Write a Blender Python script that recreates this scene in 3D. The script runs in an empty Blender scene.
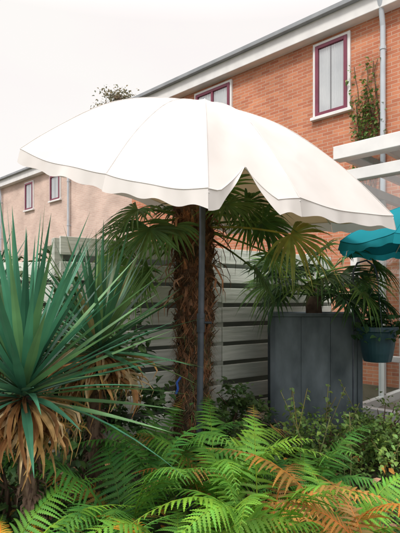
import bpy, math, random
from mathutils import Vector, Matrix
R = random.Random(7)
V = Vector
S = bpy.context.scene
UP = V((0,0,1))

# ------------------------------------------------------------------ helpers
def link(o):
    S.collection.objects.link(o); return o
def group(name, loc=(0,0,0), rot=0.0):
    e = bpy.data.objects.new(name, None); e.empty_display_size=.2
    e.location = loc; e.rotation_euler=(0,0,rot); return link(e)

class MB:
    def __init__(s): s.v=[]; s.f=[]; s.c=[]
    def face(s, pts, col):
        n=len(s.v); s.v.extend([tuple(p) for p in pts]); s.f.append(tuple(range(n,n+len(pts)))); s.c.append(col)
    def grid(s, rows, col, closed=False):
        n=len(s.v); m=len(rows[0])
        for r in rows: s.v.extend([tuple(p) for p in r])
        for i in range(len(rows)-1):
            for j in range(m if closed else m-1):
                k=(j+1)%m
                s.f.append((n+i*m+j,n+i*m+k,n+(i+1)*m+k,n+(i+1)*m+j))
                s.c.append(col(i,j) if callable(col) else col)
    def box(s,x0,x1,y0,y1,z0,z1,col=(1,1,1)):
        n=len(s.v)
        s.v.extend([(x0,y0,z0),(x1,y0,z0),(x1,y1,z0),(x0,y1,z0),(x0,y0,z1),(x1,y0,z1),(x1,y1,z1),(x0,y1,z1)])
        for f in ((0,3,2,1),(4,5,6,7),(0,1,5,4),(1,2,6,5),(2,3,7,6),(3,0,4,7)):
            s.f.append(tuple(n+i for i in f)); s.c.append(col)
    def tube(s, pts, rad, col, n=8):
        pts=[V(p) for p in pts]; rows=[]
        for i,p in enumerate(pts):
            d=(pts[min(i+1,len(pts)-1)]-pts[max(i-1,0)]).normalized()
            a=d.cross(V((0.3,1,0.1)) if abs(d.y)<.9 else V((1,0,0))).normalized(); b=d.cross(a)
            r=rad(i/(len(pts)-1)) if callable(rad) else rad
            rows.append([p+a*math.cos(2*math.pi*k/n)*r+b*math.sin(2*math.pi*k/n)*r for k in range(n)])
        s.grid(rows,col,True)
        for rr in (rows[0],rows[-1]): s.face(rr,col(0,0) if callable(col) else col)
    def blade(s, pts, widths, side, col, fold=0.3):
        rows=[]
        for i,p in enumerate(pts):
            d=(pts[min(i+1,len(pts)-1)]-pts[max(i-1,0)])
            nrm=side.cross(d)
            if nrm.length>1e-9: nrm.normalize()
            w=widths[i]/2
            rows.append([p-side*w+nrm*w*fold, p, p+side*w+nrm*w*fold])
        s.grid(rows,col)
    def obj(s,name,mat,parent=None,smooth=False,bevel=0):
        me=bpy.data.meshes.new(name); me.from_pydata(s.v,[],s.f)
        at=me.attributes.new("Col",'FLOAT_COLOR','FACE')
        flat=[]
        for c in s.c: flat.extend((c[0],c[1],c[2],1.0))
        at.data.foreach_set("color",flat)
        if smooth: me.polygons.foreach_set("use_smooth",[True]*len(me.polygons))
        me.materials.append(mat); me.update()
        o=link(bpy.data.objects.new(name,me))
        if parent: o.parent=parent
        if bevel:
            m=o.modifiers.new("bev",'BEVEL'); m.width=bevel; m.segments=2; m.limit_method='ANGLE'
        return o

def newmat(name):
    m=bpy.data.materials.new(name); m.use_nodes=True; nt=m.node_tree
    return m,nt,nt.nodes["Principled BSDF"],nt.nodes["Material Output"]
def leafmat(name,rough=.5,transl=.3,nscale=8,spec=.4):
    m,nt,p,out=newmat(name); N=nt.nodes; L=nt.links
    a=N.new("ShaderNodeAttribute"); a.attribute_name="Col"
    no=N.new("ShaderNodeTexNoise"); no.inputs["Scale"].default_value=nscale; no.inputs["Detail"].default_value=2
    tc=N.new("ShaderNodeTexCoord"); L.new(tc.outputs["Object"],no.inputs["Vector"])
    mr=N.new("ShaderNodeMapRange"); mr.inputs[1].default_value=.3; mr.inputs[2].default_value=.7; mr.inputs[3].default_value=.65; mr.inputs[4].default_value=1.35
    L.new(no.outputs["Fac"],mr.inputs[0])
    vm=N.new("ShaderNodeVectorMath"); vm.operation='SCALE'
    L.new(a.outputs["Color"],vm.inputs[0]); L.new(mr.outputs[0],vm.inputs["Scale"])
    L.new(vm.outputs[0],p.inputs["Base Color"]); p.inputs["Roughness"].default_value=rough
    p.inputs["Specular IOR Level"].default_value=spec
    if transl>0:
        t=N.new("ShaderNodeBsdfTranslucent"); L.new(vm.outputs[0],t.inputs["Color"])
        mx=N.new("ShaderNodeMixShader"); mx.inputs[0].default_value=transl
        L.new(p.outputs[0],mx.inputs[1]); L.new(t.outputs[0],mx.inputs[2]); L.new(mx.outputs[0],out.inputs["Surface"])
    return m
def surf(name,c1,c2,scale=5,rough=.7,bump=.2,metal=0,stretch=(1,1,1),detail=6,useattr=False):
    m,nt,p,out=newmat(name); N=nt.nodes; L=nt.links
    tc=N.new("ShaderNodeTexCoord"); mp=N.new("ShaderNodeMapping"); mp.inputs["Scale"].default_value=stretch
    no=N.new("ShaderNodeTexNoise"); no.inputs["Scale"].default_value=scale; no.inputs["Detail"].default_value=detail
    L.new(tc.outputs["Object"],mp.inputs[0]); L.new(mp.outputs[0],no.inputs["Vector"])
    r=N.new("ShaderNodeValToRGB"); r.color_ramp.elements[0].position=.3; r.color_ramp.elements[1].position=.7
    r.color_ramp.elements[0].color=(*c1,1); r.color_ramp.elements[1].color=(*c2,1)
    L.new(no.outputs["Fac"],r.inputs[0])
    src=r.outputs[0]
    if useattr:
        a=N.new("ShaderNodeAttribute"); a.attribute_name="Col"
        vm=N.new("ShaderNodeVectorMath"); vm.operation='MULTIPLY'
        L.new(a.outputs["Color"],vm.inputs[0]); L.new(src,vm.inputs[1]); src=vm.outputs[0]
    L.new(src,p.inputs["Base Color"])
    p.inputs["Roughness"].default_value=rough; p.inputs["Metallic"].default_value=metal
    if bump:
        b=N.new("ShaderNodeBump"); b.inputs["Strength"].default_value=bump; b.inputs["Distance"].default_value=.02
        L.new(no.outputs["Fac"],b.inputs["Height"]); L.new(b.outputs[0],p.inputs["Normal"])
    return m
def brickmat(name,c1,c2,mo):
    m,nt,p,out=newmat(name); N=nt.nodes; L=nt.links
    tc=N.new("ShaderNodeTexCoord"); sp=N.new("ShaderNodeSeparateXYZ"); cb=N.new("ShaderNodeCombineXYZ")
    L.new(tc.outputs["Object"],sp.inputs[0])
    ad=N.new("ShaderNodeMath"); ad.operation='ADD'; L.new(sp.outputs[0],ad.inputs[0]); L.new(sp.outputs[1],ad.inputs[1])
    L.new(ad.outputs[0],cb.inputs[0]); L.new(sp.outputs[2],cb.inputs[1])
    b=N.new("ShaderNodeTexBrick"); b.inputs["Scale"].default_value=1; b.inputs["Brick Width"].default_value=.22
    b.inputs["Row Height"].default_value=.065; b.inputs["Mortar Size"].default_value=.006; b.inputs["Mortar Smooth"].default_value=.3
    b.inputs["Color1"].default_value=(*c1,1); b.inputs["Color2"].default_value=(*c2,1); b.inputs["Mortar"].default_value=(*mo,1)
    L.new(cb.outputs[0],b.inputs["Vector"])
    no=N.new("ShaderNodeTexNoise"); no.inputs["Scale"].default_value=1.2; no.inputs["Detail"].default_value=8; L.new(tc.outputs["Object"],no.inputs["Vector"])
    mr=N.new("ShaderNodeMapRange"); mr.inputs[1].default_value=.3; mr.inputs[2].default_value=.7; mr.inputs[3].default_value=.8; mr.inputs[4].default_value=1.15; L.new(no.outputs["Fac"],mr.inputs[0])
    vm=N.new("ShaderNodeVectorMath"); vm.operation='SCALE'; L.new(b.outputs["Color"],vm.inputs[0]); L.new(mr.outputs[0],vm.inputs["Scale"])
    L.new(vm.outputs[0],p.inputs["Base Color"]); p.inputs["Roughness"].default_value=.9
    bp=N.new("ShaderNodeBump"); bp.inputs["Strength"].default_value=.4; bp.inputs["Distance"].default_value=.01; bp.invert=True
    L.new(b.outputs["Fac"],bp.inputs["Height"]); L.new(bp.outputs[0],p.inputs["Normal"])
    return m
def glassmat(name,tint=(.8,.85,.86),fac=.35):
    m,nt,p,out=newmat(name); N=nt.nodes; L=nt.links
    t=N.new("ShaderNodeBsdfTransparent"); t.inputs[0].default_value=(*tint,1)
    g=N.new("ShaderNodeBsdfGlossy"); g.inputs["Roughness"].default_value=.04
    mx=N.new("ShaderNodeMixShader"); mx.inputs[0].default_value=fac
    L.new(t.outputs[0],mx.inputs[1]); L.new(g.outputs[0],mx.inputs[2]); L.new(mx.outputs[0],out.inputs["Surface"])
    return m
def fabric(name,c,transl=.35,wr=.25):
    m,nt,p,out=newmat(name); N=nt.nodes; L=nt.links
    tc=N.new("ShaderNodeTexCoord")
    no=N.new("ShaderNodeTexNoise"); no.inputs["Scale"].default_value=2.2; no.inputs["Detail"].default_value=5; L.new(tc.outputs["Object"],no.inputs["Vector"])
    r=N.new("ShaderNodeValToRGB"); r.color_ramp.elements[0].position=.3; r.color_ramp.elements[1].position=.65
    r.color_ramp.elements[0].color=(c[0]*.93,c[1]*.91,c[2]*.90,1); r.color_ramp.elements[1].color=(*c,1)
    L.new(no.outputs["Fac"],r.inputs[0]); L.new(r.outputs[0],p.inputs["Base Color"])
    p.inputs["Roughness"].default_value=.9; p.inputs["Specular IOR Level"].default_value=.1
    n2=N.new("ShaderNodeTexNoise"); n2.inputs["Scale"].default_value=2.2; n2.inputs["Detail"].default_value=2; n2.inputs["Distortion"].default_value=.4
    L.new(tc.outputs["Object"],n2.inputs["Vector"])
    b=N.new("ShaderNodeBump"); b.inputs["Strength"].default_value=wr; b.inputs["Distance"].default_value=.08; L.new(n2.outputs["Fac"],b.inputs["Height"]); L.new(b.outputs[0],p.inputs["Normal"])
    t=N.new("ShaderNodeBsdfTranslucent"); L.new(r.outputs[0],t.inputs["Color"])
    mx=N.new("ShaderNodeMixShader"); mx.inputs[0].default_value=transl
    L.new(p.outputs[0],mx.inputs[1]); L.new(t.outputs[0],mx.inputs[2]); L.new(mx.outputs[0],out.inputs["Surface"])
    return m

M_leaf=leafmat("leaf"); M_yucca=leafmat("yucca_leaf",.34,.15,4,.6); M_fern=leafmat("fern_leaf",.5,.4,5,.3)
M_dead=leafmat("dead_leaf",.8,.25,12,.2); M_fibre=leafmat("palm_fibre",.9,.05,14,.1)
M_brick=brickmat("brick",(.62,.25,.135),(.47,.16,.088),(.57,.41,.31))
M_brick2=brickmat("hazed_brick",(.69,.52,.44),(.62,.45,.38),(.69,.60,.54))  # distance haze put into the colour: paler, greyer brick
M_white=surf("white_paint",(.72,.72,.72),(.84,.84,.83),4,.5,.05)
M_fence=surf("weathered_board",(.60,.65,.59),(.86,.89,.85),3,.75,.25,stretch=(1,1,9),useattr=True)
M_maroon=surf("maroon_paint",(.17,.03,.06),(.23,.045,.085),3,.4,.03)
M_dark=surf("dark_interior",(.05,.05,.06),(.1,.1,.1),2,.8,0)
M_grey=surf("grey_pipe",(.45,.5,.55),(.55,.6,.65),3,.5,.05)
M_gutter=surf("gutter_zinc",(.22,.24,.26),(.32,.34,.36),3,.5,.05)
M_curtain=surf("curtain",(.62,.64,.66),(.84,.84,.84),1.6,.9,.1)
M_glass=glassmat("window_glass",(.9,.93,.94),.3); M_glass2=glassmat("conservatory_glass",(.85,.9,.9),.22)
M_pole=surf("pole_metal",(.05,.065,.09),(.11,.13,.17),8,.4,.05,.3)
M_zinc=surf("planter_slate",(.035,.055,.065),(.17,.215,.24),3,.55,.4,stretch=(1.6,1.6,.7),useattr=True,detail=12)
M_pot=surf("glazed_pot",(.012,.04,.06),(.025,.075,.10),5,.3,.1)
M_soil=surf("soil",(.02,.014,.008),(.07,.05,.03),9,.95,.8)
M_bark=surf("bark",(.08,.05,.035),(.2,.13,.09),14,.9,.8,stretch=(1,1,.4))
M_fab=fabric("white_canvas",(.79,.77,.755),.2,.28); M_fabin=fabric("cream_underglow",(.92,.78,.54),.55,.15)  # cream on the underside layer stands in for light glowing through the canvas
M_teal=fabric("teal_canvas",(.02,.30,.37),.35)
M_blue=surf("blue_twine",(.02,.08,.4),(.03,.12,.5),8,.5,.1)

# ------------------------------------------------------------------ camera, light, world
cd=bpy.data.cameras.new("camera"); cam=link(bpy.data.objects.new("camera",cd)); S.camera=cam
cam.location=(0,0,1.5); cam.rotation_euler=(math.radians(90),0,0)
cd.sensor_fit='VERTICAL'; cd.sensor_height=24; cd.lens=24*480/533; cd.shift_y=33.5/533; cd.clip_start=.05; cd.clip_end=2000
sd=V((-.45,-.62,1.0)).normalized()
sl=bpy.data.lights.new("sun",'SUN'); sl.energy=2.3; sl.angle=math.radians(12); sl.color=(1,.95,.88)
so=link(bpy.data.objects.new("sun",sl)); so.rotation_euler=sd.to_track_quat('Z','Y').to_euler()
w=bpy.data.worlds.new("World"); S.world=w; w.use_nodes=True; nt=w.node_tree; N=nt.nodes; L=nt.links
bg=N["Background"]; sky=N.new("ShaderNodeTexSky"); sky.sky_type='NISHITA'; sky.sun_disc=False
sky.sun_elevation=math.asin(sd.z); sky.sun_rotation=math.atan2(sd.x,sd.y)
L.new(sky.outputs[0],bg.inputs[0]); bg.inputs[1].default_value=.12
bg2=N.new("ShaderNodeBackground"); tc=N.new("ShaderNodeTexCoord"); mp=N.new("ShaderNodeMapping"); mp.inputs["Scale"].default_value=(1,1,2.5)
no=N.new("ShaderNodeTexNoise"); no.inputs["Scale"].default_value=1.6; no.inputs["Detail"].default_value=5
L.new(tc.outputs["Generated"],mp.inputs[0]); L.new(mp.outputs[0],no.inputs["Vector"])
r=N.new("ShaderNodeValToRGB"); r.color_ramp.elements[0].position=.35; r.color_ramp.elements[1].position=.6
r.color_ramp.elements[0].color=(.98,.905,.895,1); r.color_ramp.elements[1].color=(1.0,.96,.92,1)
L.new(no.outputs["Fac"],r.inputs[0]); L.new(r.outputs[0],bg2.inputs[0])
sx=N.new("ShaderNodeSeparateXYZ"); L.new(tc.outputs["Generated"],sx.inputs[0])
mr=N.new("ShaderNodeMapRange"); mr.inputs[1].default_value=.5; mr.inputs[2].default_value=1.0; mr.inputs[3].default_value=1.08; mr.inputs[4].default_value=2.9
L.new(sx.outputs[2],mr.inputs[0]); L.new(mr.outputs[0],bg2.inputs[1])
mx=N.new("ShaderNodeMixShader"); mx.inputs[0].default_value=.9
L.new(bg.outputs[0],mx.inputs[1]); L.new(bg2.outputs[0],mx.inputs[2]); L.new(mx.outputs[0],N["World Output"].inputs[0])
S.view_settings.view_transform='Standard'; S.view_settings.look='None'; S.view_settings.exposure=0

# ------------------------------------------------------------------ ground
def gh(x,y): return .05*math.sin(x*1.7+y)+.04*math.sin(y*2.3-x)
b=MB(); xs=[-600,-60,-12]+[-6+.25*i for i in range(49)]+[12,60,600]; ys=[-600,-40,-3]+[0+.25*i for i in range(49)]+[20,80,700]
b.grid([[(x,y,(gh(x,y) if abs(x)<6 and 0<y<7 else 0)) for x in xs] for y in ys],(1,1,1))
M_ground=surf("garden_soil",(.035,.035,.015),(.09,.08,.045),3,.95,.6)
b.obj("ground",M_ground,smooth=True)

# ------------------------------------------------------------------ houses
ANG=math.atan2(.688,-.725)
def window(g,cx,z0,z1,w,y=0.0):
    wt=MB(); t=.055
    x0,x1=cx-w/2,cx+w/2
    wt.box(x0,x0+t,y,y+.05,z0,z1); wt.box(x1-t,x1,y,y+.05,z0,z1)
    wt.box(x0+t,x1-t,y,y+.05,z1-t,z1); wt.box(x0-.04,x1+.04,y,y+.09,z0-.06,z0)
    wt.obj("window_surround",M_white,g,bevel=.005)
    m=MB(); a,c=x0+t,x1-t; t2=.065; zt=z1-t
    m.box(a,a+t2,y,y+.07,z0,zt); m.box(c-t2,c,y,y+.07,z0,zt); m.box(a+t2,c-t2,y,y+.07,zt-t2,zt); m.box(a+t2,c-t2,y,y+.07,z0,z0+t2)
    if w>1: m.box(cx-.03,cx+.03,y,y+.068,z0+t2,zt-t2)
    m.obj("window_frame",M_maroon,g,bevel=.005)
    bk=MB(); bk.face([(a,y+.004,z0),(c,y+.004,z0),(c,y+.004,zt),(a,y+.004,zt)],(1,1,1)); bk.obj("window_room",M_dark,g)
    cu=MB(); n=90
    gapx=(c-a)*.06; m0=cx+.02
    for (p,q) in ((a+.02,m0-gapx*.3),(m0+gapx*.3,c-.02)):
        rows=[[(p+(q-p)*i/n, y+.018+.009*math.sin(i*.55+1.2*math.sin(i*.13)), zt-.02-(zt-z0-.04)*k/4) for i in range(n+1)] for k in range(5)]
        cu.grid(rows,(1,1,1))
    cu.obj("curtain",M_curtain,g,smooth=True)
    gl=MB(); gl.face([(a+t2,y+.04,z0+t2),(c-t2,y+.04,z0+t2),(c-t2,y+.04,zt-t2),(a+t2,y+.04,zt-t2)],(1,1,1)); gl.obj("window_glass",M_glass,g)

def house(loc,x0,x1,wins,pipes,doors,mb):
    g=group("brick_house",loc,ANG)
    b=MB(); b.box(x0,x1,-8,0,0,6.5); b.obj("walls",mb,g)
    f=MB(); f.box(x0-.2,x1+.2,-8.2,.22,6.47,6.80); f.obj("fascia",M_white,g,bevel=.01)
    f=MB(); f.box(x0-.2,x1+.2,.223,.32,6.74,6.83); f.box(x0-.25,x1+.25,-8.25,.22,6.803,6.86); f.obj("gutter",M_gutter,g,bevel=.01)
    for wv in wins: window(g,*wv)
    for px in pipes:
        p=MB(); p.tube([(px,.1,z) for z in (0,2,4,6.2)]+[(px,.16,6.45),(px,.27,6.74)],.045,(1,1,1),12)
        for z in (1,2.6,4.2,5.8): p.tube([(px,.1,z),(px,.1,z+.05)],.056,(1,1,1),12); p.box(px-.02,px+.02,0,.06,z,z+.04)
        p.obj("drainpipe",M_grey,g,smooth=False)
    for dx in doors:
        d=MB(); d.box(dx-.5,dx+.5,0,.03,0,2.2); d.obj("door_surround",M_white,g,bevel=.005)
        d=MB(); d.box(dx-.43,dx+.43,.03,.06,.02,2.12); d.box(dx+.3,dx+.34,.06,.11,1.0,1.12); d.obj("door",M_maroon,g,bevel=.005)
    return g
house((2.49,9,0),-7,6,[(.015,5.0,6.4,.76),(3.0,5.0,6.4,1.15),(-3.2,5.0,6.4,1.15),(5.2,5.0,6.4,.7),(4.0,1.0,2.4,1.6),(1.2,1.0,2.4,1.4)],[-.99],[2.6],M_brick)
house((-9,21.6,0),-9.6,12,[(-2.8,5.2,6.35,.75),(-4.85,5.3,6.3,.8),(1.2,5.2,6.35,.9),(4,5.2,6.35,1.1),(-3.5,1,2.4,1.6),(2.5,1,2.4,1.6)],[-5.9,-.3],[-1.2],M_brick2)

def leafq(b,p,size,col,up=None,asp=1.0):
    d=V((R.uniform(-1,1),R.uniform(-1,1),R.uniform(-.8,.5)))
    if up is not None: d=d*.6+up
    d.normalize(); s=d.cross(V((R.uniform(-.6,.6),R.uniform(-.6,.6),1))).normalized()
    n=s.cross(d)
    a=p; m1=p+d*size*.35; m2=p+d*size*.7-n*size*.06; e=p+d*size-n*size*.2
    w=size*.32*asp
    b.grid([[a-s*.001,a,a+s*.001],[m1-s*w+n*w*.3,m1,m1+s*w+n*w*.3],[m2-s*w*.75+n*w*.2,m2,m2+s*w*.75+n*w*.2],[e-s*.001,e,e+s*.001]],col)
def vary(c,k=.3):
    f=1+R.uniform(-k,k); h=R.uniform(-.15,.15)
    return (c[0]*f*(1+h),c[1]*f,c[2]*f*(1-h))
g=group("climbing_vine",(2.49,9,0),ANG)
st=MB(); lf=MB()
for k in range(13):
    x=-.75+R.uniform(-.20,.20); p=V((x,.03,2.9)); pts=[p.copy()]
    n=R.randint(8,15)
    for i in range(n):
        p=p+V((R.uniform(-.07,.07),0,.2)); p.y=.03+R.uniform(0,.03); pts.append(p.copy())
        if p.z>3.8:
            dens=7 if p.z<5.1 else 4
            for j in range(dens): leafq(lf,p+V((R.uniform(-.12,.12),R.uniform(0,.08),R.uniform(-.1,.1))),R.uniform(.04,.1),vary((.16,.26,.07)),V((0,.5,0)))
    st.tube(pts,.007,(.14,.1,.06),5)
st.obj("stems",M_bark,g); lf.obj("leaves",M_leaf,g)

# ------------------------------------------------------------------ conservatory
g=group("conservatory",(2.125,6.0,0),ANG)
b=MB()
b.box(-3.6,.42,-.02,.16,3.3,3.47); b.box(-3.55,.30,-.05,.08,3.02,3.16)
xs=[.2,-.55,-1.3,-2.05,-2.8,-3.5]
for x in xs: b.box(x-.045,x+.045,-.05,.04,.16,3.02)
b.box(-3.545,.245,-.06,.06,.03,.158)
for i in range(len(xs)-1):
    b.box(xs[i+1]+.045,xs[i]-.045,-.045,.03,2.5,2.58); b.box(xs[i+1]+.045,xs[i]-.045,-.045,.03,.75,.82)
b.box(.157,.243,-2.4,-.052,.03,.15); b.box(.157,.243,-2.4,-.052,2.9,3.015)
for y in (-.85,-1.6,-2.35): b.box(.16,.24,y-.04,y+.04,.15,2.9)
for i in range(8):
    x=.35-i*.53; b.box(x-.03,x+.03,-2.4,-.021,3.32,3.42)
b.obj("white_frame",M_white,g,bevel=.006)
b=MB(); b.box(-3.58,.40,-2.4,-.025,3.425,3.445); b.obj("roof_panel",glassmat("roof_sheet",(.7,.75,.76),.5),g)
b=MB(); b.face([(-3.5,0,.16),(.155,0,.16),(.155,0,3.02),(-3.5,0,3.02)],(1,1,1)); b.face([(.2,-2.4,.16),(.2,-.05,.16),(.2,-.05,2.9),(.2,-2.4,2.9)],(1,1,1)); b.obj("glazing",M_glass2,g)
b=MB(); b.box(-3.5,.15,-2.39,-.07,.0,.04); b.obj("floor",surf("tiles",(.2,.17,.14),(.3,.26,.22),3,.5,.1),g)
b=MB(); b.box(-1.3,-.1,-2.3,-1.7,.72,.76)
for x in (-1.25,-.2):
    for y in (-2.25,-1.77): b.box(x,x+.05,y,y+.05,.04,.72)
b.box(-3.2,-2.3,-2.36,-2.0,.04,1.7); b.obj("furniture",surf("wood",(.12,.07,.04),(.22,.13,.08),5,.6,.1,stretch=(1,1,6)),g,bevel=.004)

# ------------------------------------------------------------------ slatted fence (boards, with added dark strips as gap shade)
def fence(p0,p1,top,seed,gap=.05,bh=.165):
    d=V(p1)-V(p0); ln=d.length; g=group("slatted_fence",(p0[0],p0[1],0),math.atan2(d.y,d.x))
    rr=random.Random(seed); b=MB(); bb=MB(); z=.18
    n=max(1,round(ln/1.5)); seg=ln/n
    while z+bh<top:
        for i in range(n):
            dz=rr.uniform(-.008,.008); c=rr.uniform(.76,1.0)
            b.box(i*seg+.004,(i+1)*seg-.004,-.014,.014,z+dz,z+bh+dz,(c,c*rr.uniform(.98,1.02),c*.98))
            if z+bh+gap+bh<top: bb.box(i*seg+.004,(i+1)*seg-.004,.105,.125,z+bh-.04+dz,z+bh+gap+.04+dz,(.12,.135,.12))  # added dark strips behind the gaps, standing in for shade
        z+=bh+gap
    zt=z-gap-.01
    b.obj("boards",M_fence,g,bevel=.004); bb.obj("gap_shade_strips",M_fence,g)
    b=MB()
    for i in range(n+1): b.box(i*seg-.04,i*seg+.04,.016,.10,0,zt,(.6,.6,.57))
    b.obj("posts",M_fence,g,bevel=.004)
fence((-1.25,4.27),(1.72,6.33),2.25,1)
fence((-5.2,5.1),(-1.27,4.35),1.9,2)

# ------------------------------------------------------------------ parasol
def parasol(tips,apex,pole_base,m_out,m_in,val=.09,notch=None,bulge=.16,ribs=True):
    g=group("parasol"); tips=[V(t) for t in tips]; A=V(apex); n=len(tips)
    out=MB(); inn=MB(); vl=MB(); rib=MB(); hemm=MB()
    NS,NR=24,18
    def nf(i,t):
        if notch is None or i!=notch[0]: return 0.
        u=t-notch[1]; wd=.36 if u<0 else .28
        return max(0,1-abs(u)/wd)
    def pt(i,t,r):
        a,c=tips[i],tips[(i+1)%n]
        e=a.lerp(c,t); s=math.sin(math.pi*t)
        f=nf(i,t); rr=r*(1-.02*s-.13*f)
        p=A.lerp(e,rr); p.z+=bulge*math.sin(math.pi*min(1,rr))-.055*s*math.sin(math.pi*.5*rr)*(rr)
        p.z+=.005*math.sin(9*t+15*rr+i*2.)*rr+.005*math.sin(34*(t-.5)*(1.1-rr)+i)*rr*rr*s
        return p
    for i in range(n):
        rows=[[pt(i,j/NS,k/NR) for j in range(NS+1)] for k in range(0,NR+1)]
        out.grid(rows,(1,1,1))
        inn.grid([[p-V((0,0,.008)) for p in r_] for r_ in rows],(1,1,1))
        def hang(p,f,q,t,i):
            o=(p-A); o.z=0; o=o.normalized()
            wv=.008*math.sin(t*13+i*1.7)+.003*math.sin(t*37+i)
            # shallow scallops along the lower edge
            l=val*(1-f)*(.92+.22*abs(2*t-1)**3+.10*math.sin(t*math.pi*6+i*.6))
            return p+V((0,0,-l*q))+o*(wv*q+.022*q)
        NV=48
        v=[[hang(pt(i,j/NV,1),nf(i,j/NV),q,j/NV,i) for j in range(NV+1)] for q in (0,.25,.5,.75,1)]
        vl.grid(v,(1,1,1))
        hemm.tube([pt(i,j/NS,1)+V((0,0,.001)) for j in range(NS+1)],.0035,(1,1,1),5)
        rib.tube([pt(i,0,k/8)-V((0,0,.022)) for k in range(9)],.007,(.3,.3,.3),6)
        hub2=A.lerp(V(pole_base),.22)
        rib.tube([hub2,pt(i,0,.52)-V((0,0,.025))],.006,(.3,.3,.3),6)
        hemm.tube([pt(i,0,k/12)+V((0,0,.001)) for k in range(13)],.0035,(1,1,1),5)
    out.obj("canopy",m_out,g,smooth=True); inn.obj("underside",m_in,g,smooth=True); vl.obj("valance",m_out,g,smooth=True); hemm.obj("seams",m_out,g,smooth=True)
    if ribs: rib.obj("ribs",M_white,g,smooth=True)
    p=MB(); B=V(pole_base); p.tube([B,B.lerp(A,.5),A-V((0,0,.01))],.024,(1,1,1),14)
    hub2=A.lerp(B,.22); p.tube([hub2-V((0,0,.05)),hub2+V((0,0,.04))],.042,(1,1,1),14)
    mid=B.lerp(A,.42); p.tube([mid,mid+V((0,0,.14))],.031,(1,1,1),14); p.tube([mid+V((.02,0,.07)),mid+V((.08,-.02,.07))],.01,(1,1,1),8)
    p.tube([A,A+V((0,0,.02)),A+V((0,0,.035))],lambda t:.025-.017*t,(1,1,1),10)
    p.obj("pole",M_pole,g,smooth=True)
    f=MB(); f.tube([B+V((0,0,.0)),B+V((0,0,.07)),B+V((0,0,.08)),B+V((0,0,.3))],lambda t:.25 if t<.4 else (.05),(1,1,1),20); f.obj("base",M_zinc,g)
    return g
tips=[(-1.31,3.5,2.60),(-.52,2.65,2.2),(.037,2.2,2.01),(.54,2.6,2.05),(1.407,3.5,2.12),(1.25,4.6,2.25),(.26,5.0,2.29),(-.98,4.5,2.67)]
parasol(tips,(.03,3.65,3.0),(-.01,3.58,0),M_fab,M_fabin,notch=(2,.47),bulge=.175,val=.085)
tt=[(2.12+.85*math.cos(a),4.35+.85*math.sin(a),2.03) for a in [math.pi+math.pi/4*i for i in range(8)]]
parasol(tt,(2.12,4.35,2.42),(2.12,4.35,0),M_teal,M_teal,val=.07,bulge=.07)

# ------------------------------------------------------------------ fan palm leaves
def fan_leaf(bl,st,base,az,elev,plen,Rr,col,nseg=26,span=215,droop=.35,tilt=0.,w=.035,roll=None):
    h=V((math.cos(az),math.sin(az),0)); pts=[]
    for i in range(7):
        t=i/6
        pts.append(base+h*(plen*t*math.cos(elev)) + UP*(plen*(t*math.sin(elev)-.18*t*t)))
    st.tube(pts,lambda t:.011-.004*t,(col[0]*1.4,col[1]*1.15,col[2]),6)
    f=(pts[-1]-pts[-2]).normalized(); f=(f-UP*tilt).normalized()
    s=f.cross(UP).normalized(); n=s.cross(f)
    ro=R.uniform(-.7,.7) if roll is None else roll
    s=(s*math.cos(ro)+n*math.sin(ro)).normalized(); n=s.cross(f)
    H=pts[-1]
    for k in range(nseg):
        a=math.radians(span)*(k/(nseg-1)-.5)
        d=f*math.cos(a)+s*math.sin(a)
        L_=Rr*(.74+.26*math.cos(a*.8))*R.uniform(.9,1.07)
        side=(s*math.cos(a)-f*math.sin(a)).normalized()
        P=[];W=[]
        dr=droop*R.uniform(.4,1.6); bend=R.uniform(-.04,.04)
        for i in range(7):
            t=i/6
            P.append(H+d*(L_*t)-UP*(L_*dr*t**3)+n*(.05*L_*math.sin(math.pi*t))+side*bend*t*t)
            W.append(w*(.25+1.6*t if t<.5 else (1-t)*2.1+.02))
        c=vary(col,.2); bl.blade(P,W,side,c,.4)

g=group("palm_tree")
px,py=-.10,4.12
def axis(z): return V((px+.03*math.sin(z*1.3)+.03*z/2,py,z))
core=MB(); rows=[]
NZ=60
for i in range(NZ+1):
    z=2.3*i/NZ; r=.13+.02*math.sin(i*1.3)+(.025 if z>1.3 else 0)
    rows.append([axis(z)+V((math.cos(a),math.sin(a),0))*(r+R.uniform(-.012,.012)) for a in [2*math.pi*k/28 for k in range(28)]])
core.grid(rows,lambda i,j:vary((.13,.07,.045) if i>NZ*.45 else (.10,.085,.055),.4),True)
core.obj("trunk",M_fibre,g)
fb=MB()
for i in range(520):
    z=.1+2.15*i/520; a=i*2.399; r=.135
    o=V((math.cos(a),math.sin(a),0)); p=axis(z)+o*r
    ln=R.uniform(.04,.09) if z<1.1 else R.uniform(.06,.15); s=o.cross(UP)
    d=(UP*R.uniform(.5,1)+o*R.uniform(.25,.7)+s*R.uniform(-.3,.3)).normalized()
    up=z/2.2
    c=vary((.34,.16,.095) if R.random()<.2+.6*up else (.15,.11,.07),.5)
    fb.blade([p-UP*.05,p+d*ln*.5,p+d*ln],[.05,.035,.012],s,c,.5)
for i in range(9000):
    z=R.uniform(.05,2.25); a=R.uniform(0,2*math.pi); o=V((math.cos(a),math.sin(a),0)); s=o.cross(UP)
    t=z/2.2
    p=axis(z)+o*R.uniform(.12,.18); ln=R.uniform(.04,.09)+.07*t
    d=(o*R.uniform(.1,.8)+s*R.uniform(-.8,.8)+UP*R.uniform(-1.0,.5)).normalized()
    q=R.random()
    c=vary((.36,.18,.10) if q<.12+.4*t else ((.16,.11,.07) if q<.92 or t>.6 else (.10,.19,.06)),.55)
    e=p+d*ln; ww=R.uniform(.0015,.0035); fb.face([p-s*ww,p+s*ww,e+V((0,0,-.3*ln))],c)
fb.obj("fibres_and_leaf_bases",M_fibre,g)
dl=MB()
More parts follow.
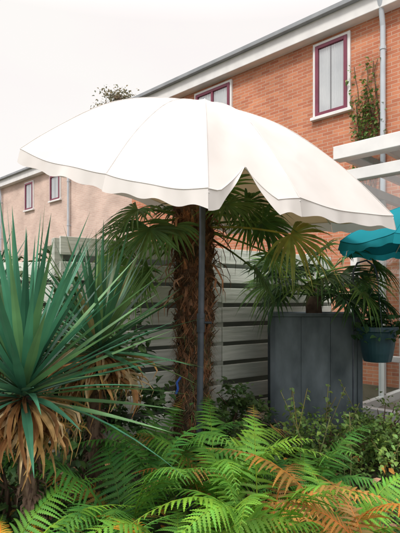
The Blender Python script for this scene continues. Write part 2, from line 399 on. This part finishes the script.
for i in range(50):
    z=R.uniform(1.45,2.2); a=R.uniform(0,2*math.pi); o=V((math.cos(a),math.sin(a),0)); s=o.cross(UP)
    p=axis(z)+o*.14; ln=R.uniform(.1,.3); oo=R.uniform(.08,.24); P=[p+o*(oo*math.sin(t*1.8))-UP*ln*t*t+s*R.uniform(-.03,.03) for t in (0,.25,.5,.75,1)]
    dl.blade(P,[.02,.03,.025,.018,.004],s,vary((.38,.20,.12),.5),.4)
dl.obj("dead_leaves",M_dead,g)
b=MB(); q=axis(.84)
b.tube([q+V((-.10,-.14,.02)),q+V((-.13,-.17,-.02)),q+V((-.12,-.18,-.07)),q+V((-.135,-.17,-.11))],.010,(1,1,1),6); b.obj("blue_twine",M_blue,g)
bl=MB(); st=MB(); C=axis(2.2)
green=(.10,.20,.05); lite=(.18,.33,.07); yel=(.36,.40,.09)
spec=[(200,15,.50,.46,green,.7,.3),(185,-5,.60,.46,lite,.8,-.3),(222,-10,.46,.42,green,.9,.5),(165,10,.6,.44,green,.4,.0),(150,30,.5,.42,green,.3,.4),
      (-10,12,.60,.44,green,.6,.5),(-22,4,.84,.42,yel,.35,-.85),(10,25,.5,.42,green,.5,.4),(30,10,.6,.44,lite,.5,.4),(-45,25,.42,.38,green,.7,-.4),
      (-3,-8,.66,.42,lite,.6,-.6),(60,30,.45,.4,green,.4,.2),(110,35,.4,.4,green,.4,.2),(90,10,.5,.4,green,.5,.3),(240,15,.33,.38,green,1.0,.2),
      (195,-26,.55,.42,lite,.7,.7),(20,-20,.6,.42,green,.6,-.3),(5,50,.35,.38,lite,.1,.7),(210,-35,.5,.40,green,.6,-.7)]
for az,el,pl,rr,c,ti,ro in spec:
    fan_leaf(bl,st,C+V((0,0,R.uniform(-.15,.05))),math.radians(az),math.radians(el),pl,rr,c,tilt=ti,roll=ro,droop=R.uniform(.08,.35),w=.027,nseg=R.randint(20,26))
bl.obj("fan_leaves",M_leaf,g); st.obj("leaf_stalks",M_leaf,g)

# ------------------------------------------------------------------ planter with palm
g=group("planter",(1.21,5.2,0),math.radians(-6))
b=MB(); hw,hd,t=.44,.32,.03; ztop=1.33
for (x0,x1,y0,y1) in ((-hw,hw,-hd,-hd+t),(-hw,hw,hd-t,hd),(-hw,-hw+t,-hd+t,hd-t),(hw-t,hw,-hd+t,hd-t)):
    horiz=(x1-x0)>(y1-y0)
    nb=3 if horiz else 2
    for k in range(nb):
        c=R.uniform(.88,1.12); c=(c,c,c*1.03)
        if horiz: b.box(x0+(x1-x0)*k/nb+.001,x0+(x1-x0)*(k+1)/nb-.001,y0,y1,.03,ztop,c)
        else: b.box(x0,x1,y0+(y1-y0)*k/nb+.001,y0+(y1-y0)*(k+1)/nb-.001,.03,ztop,c)
b.obj("side_panels",M_zinc,g,bevel=.002)
b=MB(); q=.035
b.box(-hw-q,hw+q,-hd-q,-hd+t,ztop,ztop+.035); b.box(-hw-q,hw+q,hd-t,hd+q,ztop,ztop+.035)
b.box(-hw-q,-hw+t,-hd+t,hd-t,ztop,ztop+.035); b.box(hw-t,hw+q,-hd+t,hd-t,ztop,ztop+.035)
for x in (-hw-.02,hw-.03):
    for y in (-hd-.02,hd-.03): b.box(x,x+.05,y,y+.05,0,ztop-.002,(.8,.8,.85))
b.obj("rim_and_corner_posts",M_zinc,g,bevel=.005)
b=MB(); b.box(-hw+t+.002,hw-t-.002,-hd+t+.002,hd-t-.002,1.1,1.24); b.obj("soil",M_soil,g)
g=group("potted_fan_palm")
bl=MB(); st=MB()
dk=(.05,.11,.04)
for k in range(28):
    az=k*2.399; o=V((math.cos(az),math.sin(az),0)); base=V((1.26,5.2,1.62))+o*.06+UP*R.uniform(-.1,.2)
    el=R.uniform(-.2,1.0); pl=R.uniform(.3,.6)
    fan_leaf(bl,st,base,az,el,pl,R.uniform(.32,.44),vary(dk if R.random()<.55 else (.10,.21,.055),.2),nseg=18,tilt=R.uniform(.1,.7),droop=R.uniform(.1,.4),w=.03)
for k in range(10):
    az=math.radians(190+160*k/9+R.uniform(-8,8)); o=V((math.cos(az),math.sin(az),0)); base=V((1.28,5.1,1.55))+o*.1
    fan_leaf(bl,st,base,az,R.uniform(0,.7),R.uniform(.3,.6),.38,vary((.07,.16,.05) if k%3 else (.15,.28,.07),.25),nseg=18,tilt=R.uniform(.4,.9),droop=R.uniform(.1,.4),w=.03)
bl.obj("fan_leaves",M_leaf,g); st.obj("leaf_stalks",M_leaf,g)
b=MB(); b.tube([(1.24,5.2,1.2),(1.23,5.2,1.45),(1.25,5.2,1.7)],lambda t:.09-.01*t,(.1,.07,.05),12); b.obj("trunk",M_fibre,g)

# ------------------------------------------------------------------ hanging pot on crook
g=group("hanging_pot")
pc=V((1.68,4.55,0)); b=MB(); rows=[]
for z,r_ in ((.92,.0),(.92,.125),(1.0,.145),(1.1,.16),(1.2,.175),(1.205,.19),(1.25,.19),(1.25,.17),(1.19,.165),(1.19,0)):
    rows.append([(pc.x+r_*math.cos(2*math.pi*k/28),pc.y+r_*math.sin(2*math.pi*k/28),z) for k in range(28)])
b.grid(rows,(1,1,1),True); b.obj("pot",M_pot,g,smooth=False,bevel=.004)
b=MB()
for k in range(3):
    a=2*math.pi*k/3+.4; b.tube([pc+V((.18*math.cos(a),.18*math.sin(a),1.24)),pc+V((0,0,1.72))],.003,(1,1,1),5)
b.tube([(1.5,4.7,0),(1.5,4.7,1.5),(1.5,4.7,1.78),(1.53,4.67,1.86),(1.6,4.61,1.88),(1.66,4.57,1.82),(1.68,4.55,1.72)],.009,(1,1,1),8)
b.obj("iron_crook",M_pole,g,smooth=True)
b=MB()
for k in range(260):
    a=R.uniform(0,6.28); r_=R.uniform(0,.21); leafq(b,pc+V((r_*math.cos(a),r_*math.sin(a),1.22+R.uniform(0,.14)-(.12 if r_>.17 else 0))),R.uniform(.05,.09),vary((.06,.14,.05),.35),UP*.4)
b.obj("leaves",M_leaf,g)

# ------------------------------------------------------------------ yuccas
def yucca(C,n,L0,tr_base,col,seed,dead=60):
    rr=random.Random(seed); g=group("yucca_plant"); C=V(C); b=MB()
    for k in range(n):
        az=k*2.399+rr.uniform(-.15,.15); u=(k+.5)/n
        el=math.radians(84-92*u+rr.uniform(-8,8)); ln=L0*rr.uniform(.8,1.1)*(1-.18*abs(u-.5))
        h=V((math.cos(az),math.sin(az),0)); s=h.cross(UP).normalized()
        s=(s+UP*rr.uniform(-.35,.35)).normalized()
        base=C+UP*(.10-.16*u)+h*.03; P=[];W=[]
        dr=(.02+.2*u*u)*rr.uniform(.3,1.7)
        for i in range(8):
            t=i/7
            P.append(base+h*(ln*t*math.cos(el))+UP*(ln*(t*math.sin(el)-dr*t*t)))
            W.append(.046*(.75+.6*t if t<.4 else (1-t)/.6*.99+.01))
        f=rr.uniform(.6,1.4); g2=rr.random()
        c=(col[0]*f,col[1]*f,col[2]*f) if g2<.7 else (col[0]*2.3*f,col[1]*1.35*f,col[2]*.95*f)
        if g2>.95: c=(.45*f,.34*f,.15*f)
        b.blade(P,W,s,c,.35)
    b.obj("sword_leaves",M_yucca,g,smooth=False)
    b=MB()
    for k in range(dead):
        az=rr.uniform(0,6.28); h=V((math.cos(az),math.sin(az),0)); s=(h.cross(UP)+UP*rr.uniform(-.5,.5)).normalized(); ln=rr.uniform(.10,.28)
        base=C-UP*rr.uniform(.03,.22)+h*.03; o=rr.uniform(.4,1.4); cur=rr.uniform(-.06,.06)
        dn=rr.uniform(.5,1.1)
        P=[base+h*(ln*o*math.sin(t*1.9))-UP*(ln*t*t*dn)+s*(cur*math.sin(t*3)) for t in (0,.2,.4,.6,.8,1)]
        c=rr.choice([(.60,.36,.16),(.42,.21,.09),(.74,.56,.34),(.28,.14,.06),(.65,.42,.18)]); f=rr.uniform(.7,1.2)
        w0=rr.uniform(.5,1.1)
        b.blade(P,[.02*w0,.03*w0,.032*w0,.026*w0,.015*w0,.003],s,(c[0]*f,c[1]*f,c[2]*f),.7)
    b.obj("dead_leaves",M_dead,g)
    b=MB(); tb=V(tr_base); b.tube([tb.lerp(C-UP*.05,t)+V((.015*math.sin(t*7),0,0)) for t in [i/14 for i in range(15)]],lambda t:.04+.006*math.sin(t*60),(.16,.10,.06),12)
    for k in range(420):
        t=rr.uniform(0,1); p=tb.lerp(C,t); a=rr.uniform(0,6.28); o=V((math.cos(a),math.sin(a),0)); s=(o.cross(UP)+UP*rr.uniform(-.3,.3)).normalized(); l2=rr.uniform(.02,.07)
        b.blade([p+o*.035,p+o*(.04+l2*.5)-UP*l2*.3,p+o*(.04+l2*.6)-UP*l2],[.02,.018,.003],s,vary((.3,.18,.1),.4),.3)
    b.obj("trunk",M_bark,g)
yc=(.065,.23,.14)
yucca((-.90,2.45,1.04),125,.93,(-.80,2.4,0),yc,3,260)
yucca((-.64,3.05,1.19),85,.74,(-.7,3.1,0),(.065,.19,.10),5,200)
yucca((-1.55,3.3,1.25),80,.85,(-1.5,3.3,0),(.055,.15,.09),9,40)

# ------------------------------------------------------------------ ferns
def frond(b,base,az,ln,arch,col,wid=.15):
    h=V((math.cos(az),math.sin(az),0)); p0=V(base)
    p1=p0+h*ln*R.uniform(.2,.3)+UP*ln*arch; p2=p0+h*ln*.95+UP*ln*arch*R.uniform(.5,1.0)
    sw=h.cross(UP)*ln*R.uniform(-.15,.15); p2=p2+sw
    q=lambda t:p0*(1-t)**2+p1*2*t*(1-t)+p2*t*t
    n=27; side0=h.cross(UP); roll=R.uniform(-.5,.5); side=(side0+UP*roll).normalized()
    b.tube([q(i/8) for i in range(9)],lambda t:.0045*(1-t)+.001,(col[0]*1.4,col[1]*1.0,col[2]*.8),4)
    hw0=ln*1.1/n*.5
    brown=R.random()<.25
    for i in range(4,n+4):
        t=i/(n+4); p=q(t); tg=(q(min(1,t+.02))-q(t-.02)).normalized(); nn=side.cross(tg)
        prof=min(1,(t-.06)/.24)*(1-t)**.8*1.55
        L_=wid*prof+.004
        for sg in (-1,1):
            d=(side*sg+tg*(.30+.5*t)-UP*R.uniform(.02,.3)+nn*R.uniform(-.14,.14)).normalized(); c=vary(col,.16)
            if brown and t>.72: c=vary((.42,.25,.07),.25)
            if R.random()<.02: continue
            ll=L_*R.uniform(.85,1.1)
            ps=nn.cross(d).normalized(); ms=max(3,int(13*ll/wid)); up=[];dn=[]; mid=[]
            hw=hw0*min(1,ll/wid*1.6)
            cu=R.uniform(.1,.4)
            for k in range(2*ms+1):
                u=k/(2*ms); e=hw*(1-u)**.7*(.97 if k%2 else .42)+.0006
                m=p+d*(ll*u)-UP*(ll*cu*u*u); fwd=d*(ll/ms*.35 if k%2 else 0)
                mid.append(m); up.append(m+ps*e+fwd-nn*e*.15); dn.append(m-ps*e+fwd-nn*e*.15)
            b.grid([up,mid,dn],c)
def fern(x,y,n,ln,arch,col,z=0.05,azs=None,wid=.15,dry=.07):
    g=group("fern"); b=MB()
    for k in range(n):
        az=(2*math.pi*k/n+R.uniform(-.35,.35)) if azs is None else math.radians(R.uniform(*azs))
        cc=vary(col,.25)
        if R.random()<dry: cc=vary((.50,.25,.06),.2)
        frond(b,(x+R.uniform(-.03,.03),y+R.uniform(-.03,.03),z),az,ln*R.uniform(.7,1.12),arch*R.uniform(.72,1.25),cc,wid*R.uniform(.8,1.1))
    b.obj("fronds",M_fern,g)
fg=(.19,.44,.06); fd=(.12,.33,.06); fy=(.38,.44,.10); fo=(.55,.27,.08)
fern(.32,2.55,13,.78,.90,fg)
fern(.10,2.95,11,.82,1.02,fg)
fern(.75,2.6,11,.70,.72,fg,dry=.15)
fern(.45,2.1,10,.64,.62,fg,wid=.13)
fern(-.1,2.3,10,.66,.74,fg,wid=.13)
fern(-.42,2.65,11,.76,.95,fd)
fern(-.55,2.15,10,.64,.72,fd,wid=.13)
fern(-.25,3.25,10,.84,.95,fd)
fern(1.05,2.4,9,.60,.58,fd,wid=.12,dry=.25)
fern(.82,2.0,8,.50,.5,fy,wid=.11,dry=.3)
fern(-.92,2.12,11,.66,.80,fg,wid=.13)
fern(.0,1.9,8,.5,.55,fg,wid=.12)
fern(.75,3.4,9,.65,.7,fd)
fern(-.72,1.95,9,.58,.75,fg,wid=.12)
fern(.86,2.2,8,.62,.88,fo,wid=.10)
fern(-.2,2.0,3,.52,.98,(.75,.36,.04),wid=.085,azs=(60,140))
fern(-.80,2.0,4,.50,.98,(.65,.38,.06),wid=.09,azs=(60,180))

# ------------------------------------------------------------------ shrubs / hedge / ground cover
def shrub(name,c,rad,n,size,col,stems=14,asp=1.0,k=.35,mat=None,shell=.35):
    g=group(name); c=V(c); b=MB(); st=MB()
    base=V((c.x,c.y,0)); cl=[]
    for i in range(stems):
        a=R.uniform(0,6.28); rr=R.uniform(.2,1); q=c+V((rad[0]*rr*math.cos(a)*.8,rad[1]*rr*math.sin(a)*.8,rad[2]*R.uniform(-.5,.85)))
        m=base.lerp(q,.5)+V((R.uniform(-.1,.1),R.uniform(-.1,.1),.1)); st.tube([base+V((R.uniform(-.1,.1),R.uniform(-.1,.1),0)),m,q],lambda t:.012*(1-t)+.003,(.12,.09,.06),5)
    for i in range(max(8,n//28)):
        th=R.uniform(0,6.28); z=R.uniform(-1,1); r_=math.sqrt(1-z*z); s=R.uniform(shell,1)
        cl.append((c+V((rad[0]*r_*math.cos(th)*s,rad[1]*r_*math.sin(th)*s,rad[2]*z*s)), R.uniform(.5,1.45)))
    for i in range(n):
        p,f=R.choice(cl); q=p+V((R.gauss(0,1),R.gauss(0,1),R.gauss(0,.8)))*min(rad)*.17
        if q.z<.02: q.z=.02+R.random()*.05
        cc=vary(col,k); leafq(b,q,size*R.uniform(.6,1.3),(cc[0]*f,cc[1]*f,cc[2]*f),V((0,-.15,.1)),asp)
    b.obj("leaves",mat or M_leaf,g); st.obj("stems",M_bark,g); return g
dg=(.07,.15,.045)
shrub("shrub",(-.95,3.9,.9),(.7,.3,.75),2400,.08,dg)
shrub("shrub",(-1.9,4.2,1.0),(.8,.4,.85),2000,.09,dg)
shrub("shrub",(.35,4.75,.36),(.45,.25,.36),800,.065,(.09,.17,.05))
shrub("shrub",(1.0,4.0,.30),(.75,.4,.30),2400,.045,(.19,.32,.08))
shrub("shrub",(1.7,4.3,.3),(.5,.5,.3),1900,.04,(.22,.36,.09))
shrub("shrub",(.15,3.6,.35),(.5,.3,.35),1200,.065,(.09,.18,.05))
shrub("shrub",(-1.2,2.9,.4),(.6,.5,.4),1300,.07,dg)
shrub("hedge",(-2.0,6.3,1.1),(2.4,.5,1.1),3500,.11,(.06,.11,.035),stems=24,shell=.6)
g=group("meadow_plant"); b=MB(); l_=MB()
for k in range(34):
    x=R.uniform(.7,1.85); y=R.uniform(3.5,4.5); hh=R.uniform(.35,.85); e=V((x+R.uniform(-.15,.15),y,hh)); m=V((x+R.uniform(-.05,.05),y,hh*.55))
    b.tube([(x,y,0),m,e],.003,vary((.4,.36,.15),.3),4)
    for j in range(9): leafq(l_,m.lerp(e,R.uniform(-.2,1)),R.uniform(.03,.06),vary((.28,.40,.12),.3))
b.obj("stalks",M_leaf,g); l_.obj("leaves",M_leaf,g)
g=group("ground_cover"); b=MB()
for i in range(15000):
    x=R.uniform(-2.6,2.8); y=R.uniform(1.5,5.2); hgt=.05+.16*(.5+.5*math.sin(x*5+1.3*y)*math.cos(y*4-x))
    c=vary(R.choice([(.10,.20,.05),(.18,.32,.07),(.06,.13,.035),(.24,.32,.10)]),.3)
    leafq(b,V((x,y,gh(x,y)+R.uniform(0,hgt))),R.uniform(.025,.06),c,UP*.25)
b.obj("leaves",M_leaf,g)
g=group("fallen_leaves"); b=MB()
for i in range(320):
    x=R.uniform(-1.4,1.9); y=R.uniform(1.6,4); leafq(b,V((x,y,.16+R.uniform(0,.12))),R.uniform(.03,.07),vary(R.choice([(.6,.28,.06),(.55,.36,.12),(.55,.3,.2)]),.2))
b.obj("leaves",M_dead,g)

# ------------------------------------------------------------------ tree behind
g=group("tree"); b=MB(); st=MB(); T=V((-4.3,25,0))
st.tube([T,T+V((.1,0,4)),T+V((.0,0,8)),T+V((.1,0,12.2))],lambda t:.22*(1-t)+.02,(.1,.08,.06),10)
for i in range(64):
    z=R.uniform(5,12.0); a=R.uniform(0,6.28); ln=(13.2-z)*.28+.4; p=T+UP*z; e=p+V((math.cos(a)*ln,math.sin(a)*ln,ln*.5)); st.tube([p,p.lerp(e,.5)+UP*.1,e],lambda t:.05*(1-t)+.01,(.1,.08,.06),5)
    for j in range(130):
        q=p.lerp(e,R.uniform(.2,1.1))+V((R.gauss(0,.22),R.gauss(0,.22),R.gauss(0,.22))); leafq(b,q,R.uniform(.10,.17),vary((.26,.24,.16),.4))
b.obj("crown",M_leaf,g); st.obj("trunk",M_bark,g)
